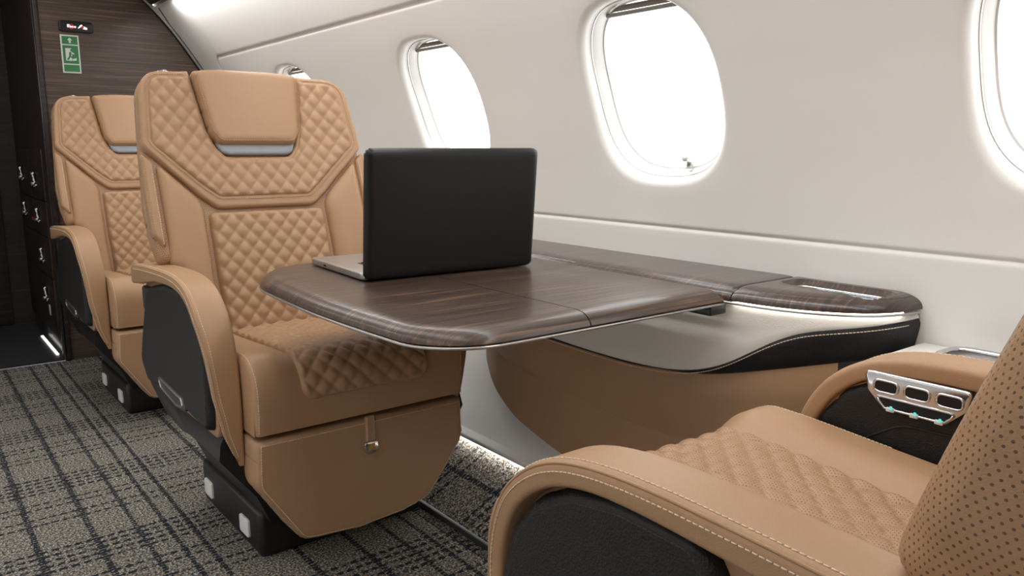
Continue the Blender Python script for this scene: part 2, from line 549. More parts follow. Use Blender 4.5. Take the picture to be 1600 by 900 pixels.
def build_sidewall(name, side):
    zs = sorted(set(np.round(np.concatenate([np.linspace(0.1, ZMAX_SIDE, 74), np.arange(0.75, 0.786, 0.003), np.arange(1.328, 1.366, 0.003)]), 4)))
    zl, zh = WZ - 0.235, WZ + 0.235
    zs = np.array(sorted(set(list(zs) + [round(zl, 4), round(zh, 4)])))
    ys = list(np.arange(Y0, Y1 + 1e-6, 0.04)) + list(np.arange(3.64, 3.76, 0.004))
    for c in WINS: ys += list(np.linspace(c - 0.235, c + 0.235, 20))
    ys = np.array(sorted(set(np.round(ys, 4))))
    nz, ny = len(zs), len(ys)
    Yg, Zg = np.meshgrid(ys, zs)
    V = wall_pt(Yg, Zg, groove(Yg, Zg), side).reshape(-1, 3)
    hole = np.zeros((nz - 1, ny - 1), bool)
    zc = (zs[1:] + zs[:-1]) / 2; yc = (ys[1:] + ys[:-1]) / 2
    for c in WINS:
        hole |= ((zc > zl) & (zc < zh))[:, None] & ((yc > c - 0.235) & (yc < c + 0.235))[None]
    Fc = [(i * ny + j, i * ny + j + 1, (i + 1) * ny + j + 1, (i + 1) * ny + j) for i in range(nz - 1) for j in range(ny - 1) if not hole[i, j]]
    V = list(V)
    for c in WINS:
        jl = int(np.argmin(abs(ys - (c - 0.235)))); jh = int(np.argmin(abs(ys - (c + 0.235))))
        il = int(np.argmin(abs(zs - zl))); ih = int(np.argmin(abs(zs - zh)))
        ring = [il * ny + j for j in range(jl, jh)] + [i * ny + jh for i in range(il, ih)] + [ih * ny + j for j in range(jh, jl, -1)] + [i * ny + jl for i in range(ih, il, -1)]
        py = np.array([ys[k % ny] - c for k in ring]); pz = np.array([zs[k // ny] - WZ for k in ring])
        ang = np.arctan2(pz / WHZ, py / WHY)
        prev = ring
        ey, ez = win_outline(ang)
        n = len(ring)
        for (blend, ins, off) in ([(0.5, 0, 0), (1, 0, 0)] + [(1, 0.019 * math.sin(a), 0.019 * (1 - math.cos(a))) for a in np.linspace(0.2, PI / 2, 8)] + [(1, 0.0215, 0.026)]):
            q = 1 - blend
            if blend == 1 and ins > 0:
                # quarter-round lip that turns outward into the reveal
                pass
            yy = (py * q + ey * blend); zz = (pz * q + ez * blend)
            sc_y = (WHY - ins) / WHY; sc_z = (WHZ - ins) / WHZ
            if blend == 1: yy = yy * sc_y; zz = zz * sc_z
            P3 = wall_pt(c + yy, WZ + zz, off if blend == 1 else 0, side)
            st = len(V); V += list(P3)
            cur = list(range(st, st + n))
            for k in range(n):
                Fc.append((prev[k], prev[(k + 1) % n], cur[(k + 1) % n], cur[k]))
            prev = cur
    return mesh(name, V, Fc, 'wall_white')

def win_outline(ang, hy=WHY, hz=WHZ, e=2.7):
    c, s = np.cos(ang), np.sin(ang)
    k = (np.abs(c) ** e + np.abs(s) ** e) ** (-1 / e)
    return c * k * hy, s * k * hz

wr = build_sidewall('wall_right', 1); struct(wr, 'off-white curved cabin sidewall with oval window openings')
wl = build_sidewall('wall_left', -1); struct(wl, 'off-white curved cabin sidewall behind the viewer')

def window(n, wy, side, latch=False, shade_rows=3):
    root = empty('window_%d' % n, tuple(wall_pt(wy, WZ, 0.04, side)))
    struct(root)
    off = np.array(root.location)
    A = np.linspace(0, 2 * PI, 97)[:-1]
    def ring(shr, dep): 
        y, z = win_outline(A, WHY - shr, WHZ - shr)
        return wall_pt(wy + y, WZ + z, dep, side) - off
    def loft(name, prof, mat):
        V = np.concatenate([ring(s, d) for s, d in prof])
        return mesh(name, V, grid_faces(len(prof), 96, True), mat, root, True, auto=50)
    loft('window_frame', [(0.0190, 0.020), (0.0212, 0.024), (0.0222, 0.0275), (0.0240, 0.0290), (0.0255, 0.0310), (0.0310, 0.047), (0.0335, 0.054), (0.037, 0.055), (0.037, 0.064), (0.014, 0.064), (0.0190, 0.020)], 'window_plastic')
    loft('frame_bead', [(0.0218, 0.0265), (0.0232, 0.0258), (0.0242, 0.0280), (0.0238, 0.0300), (0.0218, 0.0265)], 'satin_metal')
    V = np.concatenate([ring(0.034, 0.059), [np.array(wall_pt(wy, WZ, 0.059, side)) - off]])
    mesh('window_pane', V, [(k, (k + 1) % 96, 96) for k in range(96)], 'window_pane', root)
    # pleated shade hung from the top of the frame
    yy = np.linspace(-0.10, 0.10, 25); V = []; rows = shade_rows
    zt = 0.171
    for r in range(rows):
        z = zt - 0.0055 * r
        lim = 0.1735 * (1 - (abs(z) / 0.1735) ** 2.7) ** (1 / 2.7) if abs(z) < 0.1735 else 0.02
        V += list(wall_pt(wy + np.linspace(-lim, lim, 25), np.full(25, WZ + z), 0.046 + (0.006 if r % 2 else 0.0), side) - off)
    mesh('window_shade', V, grid_faces(rows, 25), 'shade_fabric', root, False)
    zb = zt - 0.0055 * rows
    lim = 0.1735 * (1 - (abs(zb) / 0.1735) ** 2.7) ** (1 / 2.7)
    pts = [tuple(wall_pt(wy + t, WZ + zb, 0.048, side) - off) for t in np.linspace(-lim, lim, 9)]
    tube('shade_rail', pts, 0.005, 'trim_grey', root)
    if latch:
        k = empty('shade_latch'); k.parent = root
        k2 = bpy.data.objects
        p = wall_pt(wy - 0.048, WZ - 0.160, 0.044, side) - off
        tube('latch_knob', [tuple(p + np.array([-0.006, 0.012, 0.012])), tuple(p + np.array([0.006, 0.012, 0.012]))], 0.008, 'frosted_white', k, 16)
        tube('latch_stem', [tuple(p + np.array([0, 0.0, 0.012])), tuple(p + np.array([0, 0.0, -0.012]))], 0.008, 'satin_metal', k, 12)
    return root
for i, wy in enumerate(WINS): window(i + 1, wy, 1, latch=(i == 2))
for i, wy in enumerate(WINS): window(i + 5, wy, -1, shade_rows=30)  # unseen left side: fully drawn shades added to hold back daylight

# ceiling, with the black service panels that carry the reading lights, and LED valances
zs = np.linspace(ZMAX_SIDE + 0.035, 1.809, 22)
xr = wall_x(zs)
prof = [(x, z) for x, z in zip(xr, zs)] + [(AX, 1.81)] + [(2 * AX - x, z) for x, z in zip(xr[::-1], zs[::-1])]
V = []; 
for y in np.linspace(Y0, Y1, 9): V += [(x, y, z) for x, z in prof]
struct(mesh('ceiling', V, grid_faces(9, len(prof)), 'wall_white'), 'off-white curved cabin ceiling')
for side, nm in ((1, 'right'), (-1, 'left')):
    sx = lambda x: AX + side * (x - AX)
    # recessed valance shelf between sidewall and ceiling
    P = [(wall_x(ZMAX_SIDE), ZMAX_SIDE), (wall_x(ZMAX_SIDE) + 0.012, ZMAX_SIDE + 0.02), (wall_x(ZMAX_SIDE + .035), ZMAX_SIDE + 0.05), (wall_x(ZMAX_SIDE + .035), ZMAX_SIDE + 0.035)]
    V = []
    for y in (Y0, Y1): V += [(sx(x), y, z) for x, z in P]
    struct(mesh('trim_1' if side > 0 else 'trim_2', V, grid_faces(2, 4), 'wall_white', None, False))
    c = [(1.030, 1.578), (1.004, 1.612), (0.985, 1.618), (0.985, 1.598), (1.012, 1.566)]
    c = [(0.985, 1.632), (1.022, 1.588), (1.008, 1.574), (0.955, 1.634)]
    V = []
    for y in (-0.95, 3.90): V += [(sx(x), y, z) for x, z in c]
    o = mesh('service_panel', V, grid_faces(2, 4, True) + [(0, 1, 2, 3), (4, 5, 6, 7)], 'satin_black', None, False)
    tag(o, 'long black passenger service panel above the window sidewall' if side > 0 else 'long black passenger service panel above the sidewall behind the viewer', 'service panel')

# floor
fl = mesh('floor', [(-0.6, Y0, 0), (1.012, Y0, 0), (1.012, 4.0, 0), (-0.6, 4.0, 0)], [(0, 1, 2, 3)], 'carpet', None, False)
struct(fl, 'grey carpet with a navy plaid of dashed lines')
V = []
for y in (Y0, 4.0): V += [(1.012, y, 0), (1.015, y, -0.012), (1.058, y, -0.012), (1.062, y, 0.002), (1.27, y, 0.10), (1.275, y, 0.104)]
fs = mesh('floor_riser', V, grid_faces(2, 6), 'carpet', None, False)
fs.name = 'trim_3'; struct(fs, 'carpeted slope rising to the sidewall')
tag(rbox('seat_rail', (1.050, Y0 + .02, -0.012), (1.062, 3.9, 0.003), 'dark_grey', None, 0.002), 'dark metal floor rail along the carpeted slope', 'rail')
struct(rbox('trim_7', (1.250, Y0, 0.113), (1.300, 4.0, 0.128), 'wall_white', None, 0.004))
mesh_o = rbox('floor_light_strip', (1.256, -0.5, 0.1075), (1.268, 3.6, 0.113), 'led_floor', None, 0.001)
tag(mesh_o, 'glowing light strip at the foot of the sidewall', 'light strip')

# bulkhead with the aisle opening, other side panel, rear wall
mp_y = lambda y: (lambda u, s, h: stack(u, y + h, s))
def bulkhead(name, x_in, y0, y1, mirror=False):
    z = np.linspace(0.0, 1.80, 61)
    xs = np.where(z < 0.1, 1.27, wall_x(np.clip(z, .1, 1.8))) + 0.02
    xs = np.maximum(xs, x_in + .001)
    V = []
    for q, x in zip(z, xs):
        for xx, yy in ((x_in, y0), (x, y0), (x, y1), (x_in, y1)):
            V.append((2 * AX - xx if mirror else xx, yy, q))
    return mesh(name, V, grid_faces(61, 4, True), 'wood_bulkhead', None, False)
struct(bulkhead('wall_front', .575, 4.0, 4.06), 'dark wood veneer bulkhead')
tag(rbox('bulkhead_post', (0.548, 3.985, 0), (0.578, 4.062, 1.80), 'wood_dark', None, 0.008), 'dark vertical post edging the wood bulkhead at the aisle', 'post')
tube('edge_strip', [(0.553, 3.985, 0.02), (0.553, 3.985, 1.79)], 0.0035, 'dark_metal', bpy.data.objects['bulkhead_post'])
struct(bulkhead('wall_partition', .74, 4.0, 4.06, True), 'dark wood bulkhead on the far side of the aisle')
z = np.linspace(0, 1.79, 50); xs = np.where(z < .1, 1.27, wall_x(np.clip(z, .1, 1.8))) + 0.03
struct(prism('wall_rear', [(x, q) for x, q in zip(xs, z)] + [(2 * AX - x, q) for x, q in zip(xs[::-1], z[::-1])], mp_y(Y0), -0.05, 0.0, 'wood_bulkhead', None, 0, auto=30), 'dark wood rear bulkhead behind the viewer')
# dark gasket and pale edging where the sidewall meets the bulkhead
zz = np.linspace(1.0, 1.70, 40)
pts = [tuple(p) for p in wall_pt(np.full(40, 3.992), zz, -0.004)]
tag(tube('bulkhead_gasket', pts, 0.006, 'black_plastic'), 'thin black seal along the curved edge of the wood bulkhead', 'seal')
zz = np.concatenate([np.linspace(0.9, 1.50, 30), np.linspace(1.51, 1.567, 8)])
yy = np.concatenate([np.full(30, 3.955), np.linspace(3.953, 3.915, 8)])
pts = [tuple(p) for p in wall_pt(yy, zz, 0.0)]
struct(tube('trim_4', pts, 0.0035, 'dark_grey'))
pts = [tuple(p) for p in wall_pt(np.full(30, 3.978), np.linspace(1.0, 1.79, 30), -0.003)]
struct(tube('trim_5', pts, 0.005, 'satin_metal'))

# vestibule beyond the bulkhead
struct(mesh('floor_vestibule', [(-0.6, 4.02, 0.002), (0.575, 4.02, 0.002), (0.575, 5.0, 0.002), (-0.6, 5.0, 0.002)], [(0, 1, 2, 3)], 'vestibule_floor', None, False), 'dark grey vestibule floor')
struct(rbox('trim_6', (-0.55, 4.005, -0.002), (0.575, 4.022, 0.006), 'dark_metal', None, 0.002), 'thin metal floor sill')
struct(rbox('wall_vestibule', (-0.7, 5.0, -0.02), (0.75, 5.04, 1.85), 'wood_dark', None, 0), 'dark wood wall across the vestibule')
struct(rbox('ceiling_vestibule', (-0.7, 4.06, 1.80), (0.75, 5.04, 1.83), 'wood_dark', None, 0))
struct(rbox('wall_vestibule_left', (-0.72, 4.06, -0.02), (-0.69, 5.04, 1.83), 'wood_dark', None, 0))
struct(rbox('door_1', (0.10, 4.985, 0.01), (0.462, 5.0, 1.78), 'wood_dark', None, 0.003), 'dark wood door leaf at the end of the vestibule')
tag(rbox('vestibule_light_strip', (0.534, 4.13, 0.003), (0.545, 4.60, 0.007), 'led_vestibule', None, 0.001), 'bright floor light strip beside the galley cabinet', 'light strip')
cab = empty('galley_cabinet', (0.553, 4.07, 0)); tag(cab, 'tall dark wood galley cabinet with small chrome latches beyond the bulkhead', 'cabinet')
rbox('cabinet_body', (0.0, 0.0, 0.075), (0.03, 0.93, 1.76), 'wood_dark', cab, 0.002)
rbox('cabinet_plinth', (0.012, 0.0, 0.0), (0.03, 0.93, 0.075), 'dark_grey', cab, 0.002)
for (za, zb) in ((0.715, 0.945), (0.55, 0.71), (0.36, 0.545), (0.10, 0.355)):
    for (ya, yb) in (((0.03, 0.42), (0.43, 0.80)) if zb > 0.546 else ((0.03, 0.80),)):
        dr = rbox('drawer_front', (-0.006, ya, za), (0.002, yb, zb), 'wood_dark', cab, 0.002)
def latch(y, z):
    r = empty('latch'); r.parent = cab; r.location = (-0.006, y, z)
    V, Fc = tube_pts([(0, 0, -0.028), (-0.010, 0, -0.030), (-0.013, 0, -0.012), (-0.008, 0, 0.006), (-0.012, 0, 0.026), (0, 0, 0.030)], [0.012, 0.013, 0.010, 0.008, 0.010, 0.009], 8)
    mesh('latch_body', V, Fc, 'chrome', r)
    tube('latch_button', [(0, 0, -0.02), (-0.021, 0, -0.02)], 0.010, 'satin_metal', r, 12)
for y, z in ((0.665, 0.825), (0.245, 0.806), (0.665, 0.648), (0.245, 0.64), (0.235, 0.453), (0.235, 0.268)): latch(y, z)
rbox('placard', (-0.008, 0.20, 0.165), (-0.005, 0.235, 0.215), 'label_white', cab, 0.001)
rbox('placard', (-0.008, 0.44, 0.60), (-0.005, 0.50, 0.615), 'sign_red', cab, 0.001)

# exit sign and lit cabin sign on the bulkhead
sg = empty('cabin_sign', (0.715, 3.999, 1.466)); tag(sg, 'black lit sign with cigarette and seat belt symbols on the wood bulkhead', 'sign')
mp_b = lambda u, s, h: stack(u, -h, s)
prism('sign_body', round_poly([(-.066, -.023), (.066, -.023), (.066, .023), (-.066, .023)], .012), mp_b, 0, 0.008, 'satin_black', sg, 0.002)
def bar(parent, mat, x0, x1, z0, z1, h=0.0095, name='symbol'):
    return prism(name, [(x0, z0), (x1, z0), (x1, z1), (x0, z1)], mp_b, 0.0075, h, mat, parent, 0)
bar(sg, 'sign_lit_white', -.034, .000, -.005, .002); bar(sg, 'sign_lit_white', -.034, -.022, .002, .008)
tube('symbol', [(-.018 + .009 * math.cos(a), -.010, -.001 + .009 * math.sin(a)) for a in np.linspace(0, 2 * PI, 17)[:-1]], 0.0016, 'sign_lit_red', sg, 6, True)
prism('symbol', [(.006, -.006), (.012, -.006), (.026, .006), (.024, .010), (.018, .009)], mp_b, .0075, .0095, 'sign_lit_white', sg, 0)
prism('symbol', [(.026, -.008), (.042, -.010), (.044, -.002), (.030, .004)], mp_b, .0075, .0095, 'sign_lit_white', sg, 0)
bar(sg, 'sign_lit_red', .022, .030, -.006, .002, .0098)
ex = empty('exit_sign', (0.686, 3.999, 1.350)); tag(ex, 'green and white emergency exit sign with a running figure on the wood bulkhead', 'sign')
prism('sign_plate', [(-.036, -.080), (.036, -.080), (.036, .080), (-.036, .080)], mp_b, 0, 0.004, 'label_white', ex, 0.0008)
def gp(z0, z1, x0=-.030, x1=.030): return prism('green_field', [(x0, z0), (x1, z0), (x1, z1), (x0, z1)], mp_b, .0035, .0052, 'label_green', ex, 0)
gp(-.074, -.045); gp(-.040, .036); gp(.041, .074)
W = lambda pts, nm='figure', mat='label_white', h=.0064: prism(nm, pts, mp_b, .0045, h, mat, ex, 0)
W([(-.020, -.028), (.004, -.028), (.004, .024), (-.020, .024)], 'doorway')
W([(.008 + .006 * math.cos(a) - .004, .016 + .006 * math.sin(a)) for a in np.linspace(0, 2 * PI, 13)[:-1]], 'figure_head', 'label_green', .0072)
W([(-.006, .008), (.004, .010), (.000, -.008), (-.008, -.006)], 'figure_torso', 'label_green', .0072)
W([(-.008, -.004), (.000, -.008), (.010, -.014), (.008, -.020), (-.002, -.014)], 'figure_leg', 'label_green', .0074)
W([(-.006, -.006), (-.001, -.010), (-.010, -.026), (-.017, -.024)], 'figure_leg', 'label_green', .0074)
W([(.002, .010), (.014, .002), (.012, -.002), (.002, .004)], 'figure_arm', 'label_white', .0074)
W([(.006, -.020), (.022, -.016), (.020, -.026), (.006, -.028)], 'arrow')
W([(0, .069), (.010, .058), (.004, .058), (.004, .046), (-.004, .046), (-.004, .058), (-.010, .058)], 'arrow')

# ------------------------------------------------------------------ seats
def path_frames(pts):
    P = np.array(pts, float); seg = np.linalg.norm(np.diff(P, axis=0), axis=1); L = np.concatenate([[0], np.cumsum(seg)])
    T = np.gradient(P, L, axis=0); T /= np.linalg.norm(T, axis=1, keepdims=True)
    N = np.stack([T[:, 1], -T[:, 0]], 1)
    return P, L, T, N

BK_N = np.array([-0.947, 0.320])
def back_map(u, z, h):
    au = np.abs(u)
    wing = 0.030 * smooth01((au - 0.15) / 0.17)
    v = 0.425 + (z - 0.47) * 0.335 - 0.012 * np.sin(np.clip((z - 0.47) / 0.5, 0, 1) * PI)
    return stack(u, v + BK_N[0] * (h + wing), z + BK_N[1] * (h + wing * 0.4))

def back_line(poly, h): 
    P = np.array(poly); return back_map(P[:, 0], P[:, 1], np.full(len(P), h))

def make_seat(name, aisle, label, group):
    root = empty(name); tag(root, label, 'armchair', group)
    TN = 'leather_tan'
    # ---- black floor plinth and frame
    pl = rbox('plinth', (-.218, .10, 0), (.218, .53, .118), 'black_plastic', root, 0.014, 4)
    for s in (-1, 1):
        for v in (0.197, 0.468):
            lz = round_poly([(-.030, -.022), (.030, -.022), (.030, .022), (-.030, .022)], .008, 3)
            prism('step_light', lz + np.array([v, 0.05]), (lambda u, q, h, s=s: stack(s * (0.216 + h), u, q)), 0, 0.008, 'frosted_white', pl, 0.002)
    V = []
    for (z, v0, v1, hu) in ((0.105, .06, .50, .205), (0.19, .03, .47, .245), (0.285, .045, .45, .316), (0.32, .05, .53, .310), (0.40, .06, .58, .262)):
        V += [(-hu, v0, z), (hu, v0, z), (hu, v1, z), (-hu, v1, z)]
    mesh('seat_frame', V, grid_faces(5, 4, True) + [(0, 1, 2, 3), (16, 17, 18, 19)], 'black_plastic', root, True, auto=30)
    # ---- front panel with pull strap
    poly = round_poly([(-.262, .338), (-.266, .235), (-.168, .085), (-.03, .072), (.09, .080), (.160, .098), (.262, .235), (.258, .338)], [.008, .05, .045, .05, .06, .05, .05, .008], 7)
    fm = lambda u, q, h: stack(u, -.028 - h + 0.05 * smooth01((0.2 - q) / 0.25) * 0.25, q)
    fp = pad('front_panel', poly, fm, TN, root, T=.012, r=.012, depth=.10, res=.008, auto=60)
    ip = offset_poly(resample(poly, .006), .009); ip = ip[np.argsort(np.arange(len(ip)))]
    ip = ip[ip[:, 1] < .332]
    k = int(np.argmax(np.linalg.norm(ip - np.roll(ip, 1, 0), axis=1))); ip = np.roll(ip, -k, 0)
    stitches('stitching', fm(ip[:, 0], ip[:, 1], np.full(len(ip), .0118)), fp)
    st = pad('pull_strap', round_poly([(-.012, .345), (.012, .345), (.012, .280), (-.012, .280)], .003), fm, TN, root, T=.004, r=.004, depth=.003, res=.004, h0=.013)
    for s in (-1, 1): stitches('stitching', fm(np.full(9, s * .009), np.linspace(.343, .283, 9), np.full(9, .0172)), st, r=.0008)
    bp = round_poly([(-.017, .285), (.017, .285), (.017, .264), (.009, .255), (-.009, .255), (-.017, .264)], .006, 4)
    bk_ = prism('strap_buckle', bp, fm, .013, .0195, 'chrome', root, .002)
    for s in (-1, 1):
        for t in (0, 1):
            prism('buckle_inlay', np.array([(-.004, -.004), (.004, -.004), (.004, .004), (-.004, .004)]) + np.array([s * .0045, .268 + .009 * t]), fm, .0185, .0205, 'brass', bk_, 0)
    # ---- cushion body
    arc = [(0.036 - 0.077 * math.sin(a), 0.420 + 0.077 * math.cos(a)) for a in np.linspace(0, PI / 2, 14)]
    prof = [(0.50, .470), (0.44, .474), (.36, .478), (.28, .483), (.20, .488), (.13, .493), (.08, .496)] + arc + [(-.041, .405), (-.040, .385), (-.038, .365), (-.036, .350)]
    if aisle > 0: prof = [(v_ - .018, .35 + (z_ - .35) * 1.15) for v_, z_ in prof]
    prof = resample(prof, .007, closed=False)
    P, L, T, N = path_frames(prof)
    def cmap(u, s, h):
        v = np.interp(s, L, P[:, 0]); z = np.interp(s, L, P[:, 1]); nv = np.interp(s, L, N[:, 0]); nz = np.interp(s, L, N[:, 1])
        au = np.abs(u)
        top = np.clip(nz, 0, 1) ** 1.5
        rs = (0.017 if aisle < 0 else 0.030) * smooth01((au - 0.135) / 0.075) * top * smooth01(1.25 - np.abs(s - 0.3) * 0.9)
        dp = 0.004 * smooth01((0.165 - au) / 0.16) * top
        h = h + rs + dp
        return stack(u, v - 0 + nv * h, z + nz * h)
    # orient normals outward
    sgn = 1 if N[2, 1] > 0 else -1
    N = N * sgn
    us = np.concatenate([np.linspace(-.262, -.232, 8)[:-1], np.linspace(-.232, .232, 48), np.linspace(.232, .262, 8)[1:]])
    dd = .262 - np.abs(us); hr = np.where(dd < .013, -(0.013 - np.sqrt(np.maximum(0, .013 ** 2 - (.013 - dd) ** 2))), 0)
    V = []
    for s in L: V += list(cmap(us, np.full(len(us), s), hr))
    nr, nc = len(L), len(us)
    Fc = grid_faces(nr, nc)
    for j in (0, nc - 1):
        st0 = len(V)
        for i in range(nr):
            p = V[i * nc + j]; V.append((p[0], max(p[1], -0.03) if i > nr * .8 else p[1], .348))
        for i in range(nr - 1): Fc.append((i * nc + j, (i + 1) * nc + j, st0 + i + 1, st0 + i))
    UV = [(0, 0)] * len(V)
    cu = mesh('seat_cushion', V, Fc, TN, root, True, auto=60)
    for s in (-1, 1):
        tt = np.linspace(L[-1] * .42, L[-1], 60)
        stitches('stitching', cmap(np.full(60, s * .2545), tt, np.full(60, -.0012)), cu)
    # ---- quilted insert of the cushion
    send = L[-1] - 0.062
    qp = round_poly([(-.158, .02), (.158, .02), (.160, send), (-.160, send)], [.01, .01, .035, .035], 8)
    pad('seat_quilt', qp, lambda u, s, h: cmap(u, s, h), 'leather_tan_perforated_fine' if aisle > 0 else TN, root, T=.008, r=.010, depth=.012, res=.0036, relief=diamonds(.044, .044, .007), h0=-.002)
    # ---- backrest shell
    out = round_poly([(-.288, 1.145), (-.306, .94), (-.318, .80), (-.314, .725), (-.300, .664), (-.262, .660), (-.262, .47), (.262, .47), (.262, .660), (.300, .664), (.314, .725), (.318, .80), (.306, .94), (.288, 1.145)],
                     [.085, .08, .05, .05, .01, .01, 0, 0, .01, .01, .05, .05, .08, .085], 9)
    shell_map = lambda u, z, h: back_map(u * (1 + np.clip(h + .026, -1, 0) * 0.9), z, h - .012 * smooth01((np.abs(u) - .27) / .05))
    bs = pad('backrest_shell', out, shell_map, 'leather_tan_perforated', root, T=.022, r=.022, depth=.085, res=.010, h0=-.026 if aisle < 0 else -.030, cap=True)
    # ---- yoke (upper upholstery) with the notch for the headrest
    notch = [(-.150, 1.150), (-.127, .994), (-.110, .950), (-.088, .924), (.088, .924), (.110, .950), (.127, .994), (.150, 1.150)]
    yoke = round_poly([(-.284, 1.141)] + [(-.303, .945), (-.175, .822), (-.135, .790), (.135, .790), (.175, .822), (.303, .945), (.284, 1.141)] + notch[::-1],
                      [.085, .03, .06, .04, .04, .06, .03, .085, .004, .02, .02, .02, .02, .02, .02, .004], 8)
    yk = pad('yoke_border', yoke, back_map, TN, root, T=.009, r=.006, depth=.02, res=.005, h0=.003)
    quilt = round_poly([(-.262, 1.128)] + [(-.280, .955), (-.160, .846), (-.125, .818), (.125, .818), (.160, .846), (.280, .955), (.262, 1.128)] + [(.153, 1.135), (.133, .994), (.116, .946), (.092, .917), (-.092, .917), (-.116, .946), (-.133, .994), (-.153, 1.135)],
                       [.05, .03, .05, .03, .03, .05, .03, .05, .004, .02, .02, .02, .02, .02, .02, .004], 8)
    yq = pad('yoke_quilt', quilt, back_map, TN, root, T=.004, r=.006, depth=.004, res=.0036, relief=diamonds(.0415, .049, .007), h0=.0100)
    lo = [q for q in resample(quilt, .006) if not (abs(q[0]) < .155 and q[1] > .90)]
    lo = np.array(lo); g = np.linalg.norm(lo - np.roll(lo, 1, 0), axis=1); lo = np.roll(lo, -int(np.argmax(g)), 0)
    cen = np.array([0, 1.0]); lo2 = lo + (lo - cen) / np.linalg.norm(lo - cen, axis=1, keepdims=True) * .006
    stitches('stitching', back_line(lo2, .0144), yq, 'thread_tan')
    # ---- centre quilt
    cq = round_poly([(-.161, .784), (.161, .784), (.162, .62), (.156, .45), (-.156, .45), (-.162, .62)], [.02, .02, .02, 0, 0, .02], 6)
    pad('back_quilt', cq, back_map, TN, root, T=.016, r=.016, depth=.02, res=.0036, relief=diamonds(.0415, .047, .007), h0=-.006)
    # ---- side bolsters and edge strips
    for s in (-1, 1):
        b = [(-.276, .912), (-.276, .66), (-.262, .64), (-.262, .46), (-.166, .46), (-.171, .62), (-.169, .794), (-.182, .822)]
        b = [(x * -s, q) for x, q in b]
        bo = pad('side_bolster', round_poly(b, [.01, .01, .01, 0, 0, .02, .03, .02], 6), back_map, TN if aisle < 0 else 'leather_tan_perforated', root, T=.022, r=.034, depth=.045, res=.006, h0=-.004 if aisle < 0 else -.036)
        e = [(-.308, .935), (-.312, .80), (-.311, .732), (-.282, .696), (-.281, .912)]
        e = [(x * -s, q) for x, q in e]
        if aisle > 0: continue
        es = pad('wing_edge', round_poly(e, .006, 4), back_map, TN, root, T=.008, r=.008, depth=.015, res=.005, h0=-.004)
        ln = resample([(-s * -.2875, .90), (-s * -.2885, .71)], .01, False)
        stitches('stitching', back_line([(s * .2875, .905), (s * .289, .80), (s * .2885, .706)], .0045), es, 'thread')
        stitches('stitching', back_line([(s * .304, .925), (s * .3065, .80), (s * .3055, .738)], .0042), es, 'thread_tan')
    # ---- headrest flap and its grey support
    hp = round_poly([(-.147, 1.158), (-.07, 1.166), (.07, 1.166), (.147, 1.158), (.124, .992), (.106, .964), (-.106, .964), (-.124, .992)], [.012, .05, .05, .012, .03, .02, .02, .03], 6)
    hmap = lambda u, z, h: back_map(u, z - .011, h)
    hd = pad('headrest', hp, hmap, TN, root, T=.020, r=.020, depth=.075, res=.006, h0=.014, cap=True)
    hl = np.array([(-.140, 1.15), (-.117, .995), (-.100, .971), (.100, .971), (.117, .995), (.140, 1.15)])
    hl = round_poly(np.vstack([hl, [[0, 1.3]]]), [0, .03, .02, .02, .03, 0, 0], 6)[:-1]
    stitches('stitching', back_line(resample(hl, .005, False) - np.array([0, .011]), .0335), hd, 'thread_tan')
    gb = round_poly([(-.114, .972), (.114, .972), (.100, .940), (.084, .933), (-.084, .933), (-.100, .940)], .006, 4)
    pad('headrest_bracket', gb, lambda u, z, h: back_map(u, z - .004, h), 'headrest_grey', root, T=.004, r=.004, depth=.012, res=.006, h0=.010)
    # ---- small chrome coat hook on the top corner
    hk = [back_map(np.array([-.205 * -aisle + t]), np.array([1.146 + q]), np.array([-.02]))[0] for t, q in ((-.024, -.006), (-.016, .006), (0, .011), (.016, .006), (.024, -.006))]
    tube('coat_hook', hk, .0035, 'chrome', root, 8)
    # ---- armrests
    for s in (-1, 1):
        aw = (s == aisle)
        oc_ = [(.615, .651), (.50, .660), (.40, .665), (.30, .668), (.24, .667), (.19, .662), (.15, .652), (.112, .632), (.080, .603), (.056, .566), (.040, .525), (.032, .48), (.028, .42), (.028, .36), (.030, .31), (.034, .268)]
        ctr = smooth_curve(oc_, .012, 6)
        Pc, Lc, Tc, Nc = path_frames(ctr)
        if Nc[2, 1] < 0: Nc = -Nc
        f = Lc / Lc[-1]
        th = np.interp(f, [0, .08, .25, .45, .75, .93, 1], [.050, .048, .032, .027, .028, .022, .010])
        Pc = Pc - Nc * th[:, None] / 2
        uo = np.interp(f, [0, .62, .82, .92, 1], [.338, .338, .322, .304, .276]); ui = np.full(len(f), .264)
        V = []; K = []
        rads = [.012, .026, .012, .012]
        ang = []
        for i in range(len(f)):
            w2 = (uo[i] - ui[i]) / 2; cx = (uo[i] + ui[i]) / 2; t2 = th[i] / 2
            row = []
            for (qx, qz, a0, rr) in ((-1, 1, PI, .010), (1, 1, PI / 2, .011), (1, -1, 0, .006), (-1, -1, -PI / 2, .006)):
                rr = min(rr, t2 * .9, w2 * .9)
                for a in np.linspace(a0, a0 - PI / 2, 7):
                    x = cx + qx * (w2 - rr) + rr * math.cos(a); y = qz * (t2 - rr) + rr * math.sin(a)
                    row.append((s * x, Pc[i, 0] + Nc[i, 0] * y, Pc[i, 1] + Nc[i, 1] * y))
            V += row
        nc = 28
        Fc = grid_faces(len(f), nc, True) + [tuple(range(nc)), tuple((len(f) - 1) * nc + k for k in range(nc))]
        ar = mesh('armrest', V, Fc, TN, root, True, auto=55)
